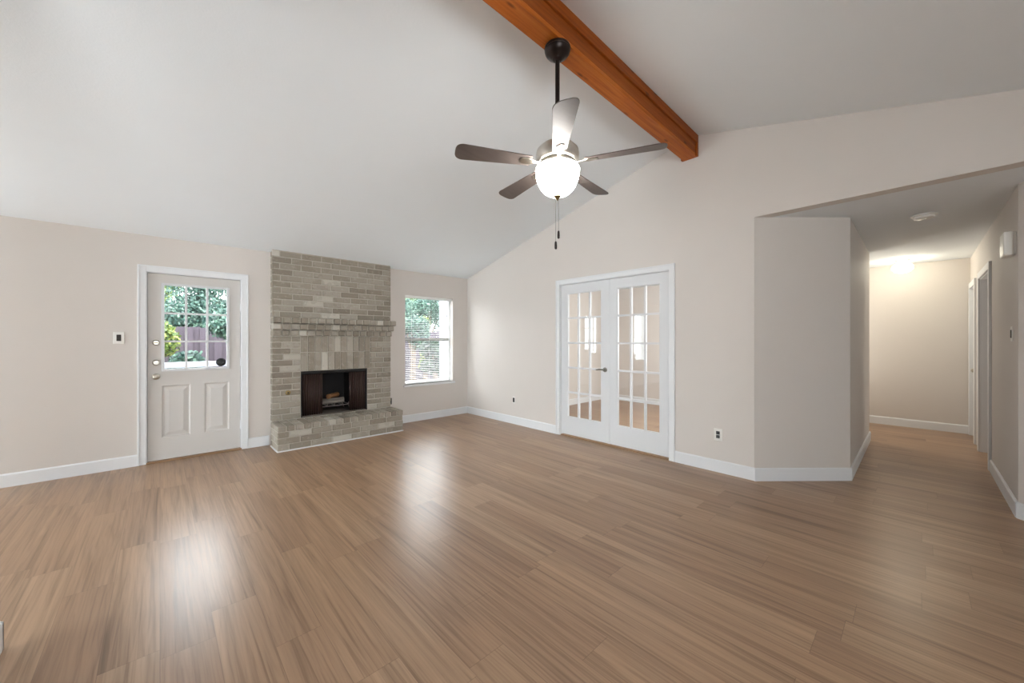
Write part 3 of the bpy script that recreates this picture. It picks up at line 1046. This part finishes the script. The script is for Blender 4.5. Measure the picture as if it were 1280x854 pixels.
# firebox lining
m = MB()
yb = FYB + .50
t = .03
fl, frr = FX0 + .004, FX1 - .004
m.prism([(fl, FYB + .012), (fl + .16, yb), (fl + .13, yb), (fl - .03 + .028, FYB + .012)], FZ0 + .006, FZ1 - .004, 2)
m.prism([(frr, FYB + .012), (frr - .16, yb), (frr - .13, yb), (frr - .002 + .004, FYB + .012)], FZ0 + .006, FZ1 - .004, 2)
m.box(fl + .13, frr - .13, yb, yb + .03, FZ0 + .006, FZ1 - .004)
m.box(fl - .002, frr + .002, FYB + .012, yb + .03, FZ1 - .034, FZ1 - .004)
fb = m.build('firebox', M['soot'], fp)
MB().prism([(fl, FYB + .012), (frr, FYB + .012), (frr - .14, yb), (fl + .14, yb)], FZ0 + .004, FZ0 + .016, 2).build('firebox_floor', M['ledge'], fb)
# metal surround: thin dark frame with rod
m = MB()
m.box(FX0 + .001, FX0 + .014, FYB + .008, FYB + .030, FZ0 + .005, FZ1 - .002).box(FX1 - .014, FX1 - .001, FYB + .008, FYB + .030, FZ0 + .005, FZ1 - .002)
m.box(FX0 + .014, FX1 - .014, FYB + .008, FYB + .030, FZ1 - .022, FZ1 - .002)
m.tube([(FX0 + .01, FYB + .045, FZ1 - .045), (FX1 - .01, FYB + .045, FZ1 - .045)], .005, 8)
m.build('frame_and_rod', M['soot'], fb)


def curtain(x0, x1, n):
    m = MB()
    cols = []
    NS = n * 8
    for i in range(NS + 1):
        x = x0 + (x1 - x0) * i / NS
        y = FYB + .048 + .011 * math.sin(2 * PI * i / 8) + .003 * math.sin(i * .7)
        cols.append((m.bm.verts.new((x, y, FZ0 + .022)), m.bm.verts.new((x, y * .5 + (FYB + .048) * .5, FZ1 - .046))))
    for a, b in zip(cols, cols[1:]):
        m.bm.faces.new((a[0], b[0], b[1], a[1]))
    o_ = m.build('mesh_curtain', M['mesh'], fb, smooth=True)
    s_ = o_.modifiers.new('solid', 'SOLIDIFY')
    s_.thickness = .002
    return o_


curtain(FX0 + .02, FX0 + .275, 9)
curtain(FX1 - .245, FX1 - .02, 8)
# gas key valve on the left pier
vx, vz = 1.198, .649
m = MB()
m.lathe([(.030, 0), (.030, .003), (.026, .006), (.012, .007), (.010, .002), (0, .002)], 0, 0, 0, 24, Matrix.Translation((vx, FYB, vz)) @ Matrix.Rotation(PI / 2, 4, 'X'))
gv = m.build('gas_valve_plate', M['brass'], fp, smooth=True)
MB().lathe([(0.009, 0), (.009, .0045), (0, .0045)], 0, 0, 0, 14, Matrix.Translation((vx, FYB - .0035, vz)) @ Matrix.Rotation(PI / 2, 4, 'X')).build('key_hole', M['black'], gv)

# log grate and logs
gx0, gx1, gy0, gy1 = 1.60, 1.98, FYB + .10, FYB + .34
gz = FZ0 + .016
gr = thing('log_grate', ((gx0 + gx1) / 2, (gy0 + gy1) / 2, gz), 'worn iron log grate standing in the firebox', 'grate')
for yy, hz in ((gy0, .085), (gy1, .085)):
    MB().tube([(gx0 - .03, yy, gz + hz), (gx1 + .02, yy, gz + hz)], .007, 8).build('cross_bar', M['iron'], gr)
for k in range(5):
    xx = gx0 + (gx1 - gx0) * k / 4
    MB().tube([(xx, gy0 - .03, gz + .125), (xx, gy0 - .022, gz + .100), (xx, gy0, gz + .096), (xx, gy1 - .02, gz + .096), (xx, gy1 + .02, gz + .13)], .006, 8).build('grate_bar', M['iron'], gr)
for xx in (gx0 - .01, gx1):
    for yy in (gy0, gy1):
        s_ = 1 if xx > 1.7 else -1
        MB().tube([(xx, yy, gz + .087), (xx + .012 * s_, yy, gz + .06), (xx + .03 * s_, yy, gz)], .006, 8).build('leg', M['iron'], gr)


def log(cx, cy, cz, L, r, ang, mat, label, tilt=0.0):
    rr = random.Random(int(cx * 1000))
    m = MB()
    pts = [(-L / 2 + L * i / 6, rr.uniform(-.004, .004), rr.uniform(-.003, .003)) for i in range(7)]
    m.tube(pts, [r * rr.uniform(.9, 1.05) for _ in pts], 12)
    m.xf(Matrix.Translation((cx, cy, cz)) @ Matrix.Rotation(math.radians(ang), 4, 'Z') @ Matrix.Rotation(math.radians(tilt), 4, 'Y'))
    tag(m.build('firewood_log', mat, None, smooth=True, origin=(cx, cy, cz)), label, 'log', 'logs on the grate')


log(1.79, gy0 + .05, gz + .133, .30, .026, 3, M['log_ash'], 'pale ashy log lying at the front of the grate')
log(1.80, gy1 - .065, gz + .141, .36, .034, -4, M['log_ash'], 'pale log lying at the back of the grate')
log(1.81, (gy0 + gy1) / 2, gz + .215, .22, .034, 40, M['log'], 'brown split log resting on top of the other logs', 0)


# ------------------------------------------------------------------ electrical bits
def plate_y(name, x, z, w, h, y, inner, label, cat, matp, mati):
    o = thing(name, (x, y, z), label, cat)
    m = MB()
    m.box(x - w / 2, x + w / 2, y - .007, y, z - h / 2, z + h / 2)
    m.build('cover_plate', matp, o, bevel=.003)
    m = MB()
    for zz, ww, h2 in inner:
        m.box(x - ww / 2, x + ww / 2, y - .010, y - .006, z + zz - h2 / 2, z + zz + h2 / 2)
    m.build('insert', mati, o, bevel=.002)
    return o


plate_y('light_switch', -.309, 1.345, .080, .122, YA, [(0, .034, .066)], 'white plate with dark rocker switch left of the entry door', 'light switch', M['plastic'], M['dark'])
plate_y('wall_outlet', 2.628, .372, .03, .10, YA, [(.0, .022, .07)], 'small dark outlet just above the right end of the hearth', 'outlet', M['dark'], M['black']).location.z += 0


def plate_x(name, y, z, w, h, x, label, cat, matp, mati, dark=False):
    o = thing(name, (x, y, z), label, cat)
    MB().box(x - .007, x, y - w / 2, y + w / 2, z - h / 2, z + h / 2).build('cover_plate', matp, o, bevel=.003)
    m = MB()
    if dark:
        m.box(x - .010, x - .006, y - w / 2 + .008, y + w / 2 - .008, z - h / 2 + .014, z + h / 2 - .014)
        m.build('insert', mati, o, bevel=.002)
    else:
        for s_ in (-1, 1):
            m.box(x - .010, x - .006, y - .017, y + .017, z + s_ * .019 - .0165, z + s_ * .019 + .0165)
        m.build('insert', mati, o, bevel=.003)
    return o


plate_x('wall_outlet', 1.360, .374, .078, .122, XB, 'white plate outlet with dark sockets right of the glazed doors', 'outlet', M['plastic'], M['black'])
plate_x('wall_outlet', 4.346, .377, .055, .100, XB, 'small dark outlet between room corner and glazed doors', 'outlet', M['plastic'], M['black'], True)
# hall switch on the right wall
o = thing('light_switch', (4.906, yh, 1.37), 'narrow dark switch on the right hallway wall', 'light switch')
MB().box(4.871, 4.941, yh, yh + .006, 1.312, 1.428).build('cover_plate', M['plastic'], o, bevel=.002)
MB().box(4.890, 4.922, yh + .005, yh + .010, 1.338, 1.402).build('rocker', M['dark'], o, bevel=.002)
# door chime
o = thing('door_chime', (4.815, yh, 2.06), 'white door chime box high on the right hallway wall', 'door chime')
MB().box(4.73, 4.90, yh + .0, yh + .012, 1.975, 2.145).build('back_plate', M['plastic'], o, bevel=.003)
MB().box(4.722, 4.908, yh + .012, yh + .062, 1.968, 2.150).build('cover', M['plastic'], o, bevel=.010)
# smoke detector
o = thing('smoke_detector', (5.178, -.044, HZ), 'round white smoke detector on the hallway ceiling', 'smoke detector')
MB().lathe([(0, 0), (.086, 0), (.086, -.008), (.080, -.010), (0, -.010)], 5.178, -.044, HZ, 36).build('base_plate', M['plastic'], o, smooth=True)
MB().lathe([(0, -.010), (.070, -.010), (.072, -.016), (.066, -.030), (.050, -.036), (.018, -.037), (.016, -.041), (0, -.041)], 5.178, -.044, HZ, 36).build('cap', M['plastic'], o, smooth=True)
# hallway globe lamp
lx, ly = 7.82, .144
o = thing('globe_lamp', (lx, ly, HZ), 'lit white globe lamp on the hallway ceiling', 'ceiling lamp')
MB().lathe([(0, 0), (.078, 0), (.080, -.010), (.066, -.024), (.056, -.030), (.056, -.042), (0, -.042)], lx, ly, HZ, 36).build('fitter', M['nickel'], o, smooth=True)
MB().lathe([(0, -.042), (.052, -.042)] + [(.112 * math.sin(a), -.116 + .074 * math.cos(a)) for a in [.5 + i * (PI - .5) / 14 for i in range(14)]] + [(0, -.190)], lx, ly, HZ, 36).build('globe', M['globe'], o, smooth=True)

# ------------------------------------------------------------------ garden
struct(MB().box(-30, 30, YA + .14, 45, -.25, -.16).build('ground', M['lawn']), 'garden ground outside the windows', 'ground')
struct(MB().box(-2.5, 3.2, YA + .15, 8.0, -.16, -.06).build('path_patio', M['patio']), 'concrete porch slab outside the entry door', 'patio')
f = thing('fence', (1.5, 11.2, -.16), 'brown wooden board fence across the garden', 'fence')
m = MB()
rnd = random.Random(31)
x = -7.0
while x < 13:
    yo = .0 if int(round((x + 7) / .13)) % 2 else .03
    m.box(x, x + .140, 11.19 + yo, 11.203 + yo, -.16, 1.62 + rnd.uniform(-.02, .02))
    x += .130
m.build('boards', M['fence'], f)
MB().box(-7, 13, 11.222, 11.26, .2, .29).box(-7, 13, 11.222, 11.26, 1.25, 1.34).build('rails', M['fence'], f)
# low white porch rail and post
r = thing('porch_rail', (.4, 7.7, -.06), 'low white porch rail seen through the entry door', 'railing')
MB().box(-2.4, 2.2, 7.66, 7.74, .90, .985).build('top_rail', M['rail'], r, bevel=.005)
MB().box(-2.4, 2.2, 7.68, 7.72, .40, .86).build('panel_board', M['patio'], r)
for xx in (-2.36, 2.16):
    MB().box(xx - .05, xx + .05, 7.64, 7.76, -.06, 1.02).build('rail_post', M['rail'], r)
tag(MB().box(4.63, 4.77, 7.25, 7.39, -.16, 2.9).box(4.60, 4.80, 7.22, 7.42, -.16, .02).build('garden_post', M['rail'], None, bevel=.006), 'white square post seen through the window', 'post')


def tree(name, x, y, h, rad, mat, label, n, seed, leaf=.031, trunk=True):
    rr = random.Random(seed)
    o = thing(name, (x, y, -.16), label, 'tree' if trunk else 'shrub', 'garden trees' if trunk else 'garden shrubs')
    cl = []
    for i in range(9):
        a = rr.uniform(0, 2 * PI)
        q = rad * rr.uniform(.1, .62)
        cl.append((Vector((x + q * math.cos(a), y + q * math.sin(a) * .7, h * rr.uniform(.42, .82))), rad * rr.uniform(.42, .66)))
    m = MB()
    for i in range(int(n * 3.2)):
        c, R_ = rr.choice(cl)
        d = Vector((rr.gauss(0, 1), rr.gauss(0, 1), rr.gauss(0, 1))).normalized()
        p = c + d * R_ * rr.uniform(.35, 1.0)
        if p.z < .0:
            continue
        u = Vector((rr.gauss(0, 1), rr.gauss(0, 1), rr.gauss(0, 1))).normalized()
        w_ = u.cross(d + Vector((.01, .02, .03))).normalized()
        s_ = leaf * rr.uniform(.7, 1.3)
        m.quad(p, u * s_, w_ * s_ * .55)
    m.build('foliage', mat, o, recalc=False)
    m = MB()
    m.tube([(x, y, -.16), (x + .03, y, h * .3), (x - .02, y + .03, h * .62)], [.09, .07, .04], 10)
    for c, R_ in cl[:5]:
        m.tube([(x + .01, y, h * .3), tuple(c)], [.045, .015], 7)
    m.build('trunk', M['bark'], o)
    return o


for args in (
    (-.30, 9.3, 3.0, .55, M['leaf_bright'], 'sunlit yellow-green tree seen in the left panes of the entry door', 3000, 41),
    (1.25, 9.6, 2.9, .55, M['leaf_cool'], 'cool green tree seen in the right panes of the entry door', 3000, 42),
    (5.15, 9.6, 3.0, .55, M['leaf_cool'], 'blue-green tree seen through the left of the window', 3000, 43),
    (6.75, 9.5, 3.0, .55, M['leaf_dark'], 'dark green tree seen through the right of the window', 3000, 44),
    (.60, 13.1, 3.9, 1.10, M['leaf_cool'], 'broad tree standing beyond the fence, seen in the middle door panes', 5000, 45),
    (-2.6, 13.2, 3.9, 1.10, M['leaf_dark'], 'dark tree beyond the fence left of the entry door', 2500, 46),
    (3.7, 13.2, 3.9, 1.05, M['leaf_dark'], 'dark tree beyond the fence behind the chimney wall', 2500, 47),
    (6.6, 13.1, 3.9, 1.05, M['leaf_bright'], 'broad tree standing beyond the fence, seen in the upper window sash', 4500, 48),
    (9.5, 13.2, 3.9, 1.10, M['leaf_dark'], 'dark tree beyond the fence right of the window', 2500, 49),
    (-.05, 16.4, 4.4, .75, M['leaf_bright'], 'farthest tree on the left, seen in the upper left door pane', 3500, 53),
    (1.95, 16.5, 4.4, .75, M['leaf_cool'], 'farthest tree on the right, seen in the upper right door pane', 3500, 54),
    (9.8, 16.6, 4.6, 1.25, M['leaf_cool'], 'farthest tree seen at the upper right of the window', 3500, 55),
):
    tree('garden_tree', *args)
tree('garden_shrub', .35, 10.4, 1.3, .30, M['leaf_cool'], 'low shrub before the fence in the lower door panes', 900, 50, .05, False)
tree('garden_shrub', 5.0, 8.2, 1.4, .33, M['leaf_dark'], 'shrub before the fence in the lower left of the window', 1100, 51, .05, False)
tree('garden_shrub', 6.0, 10.4, 1.2, .30, M['leaf_bright'], 'pale shrub before the fence in the lower right of the window', 900, 52, .05, False)
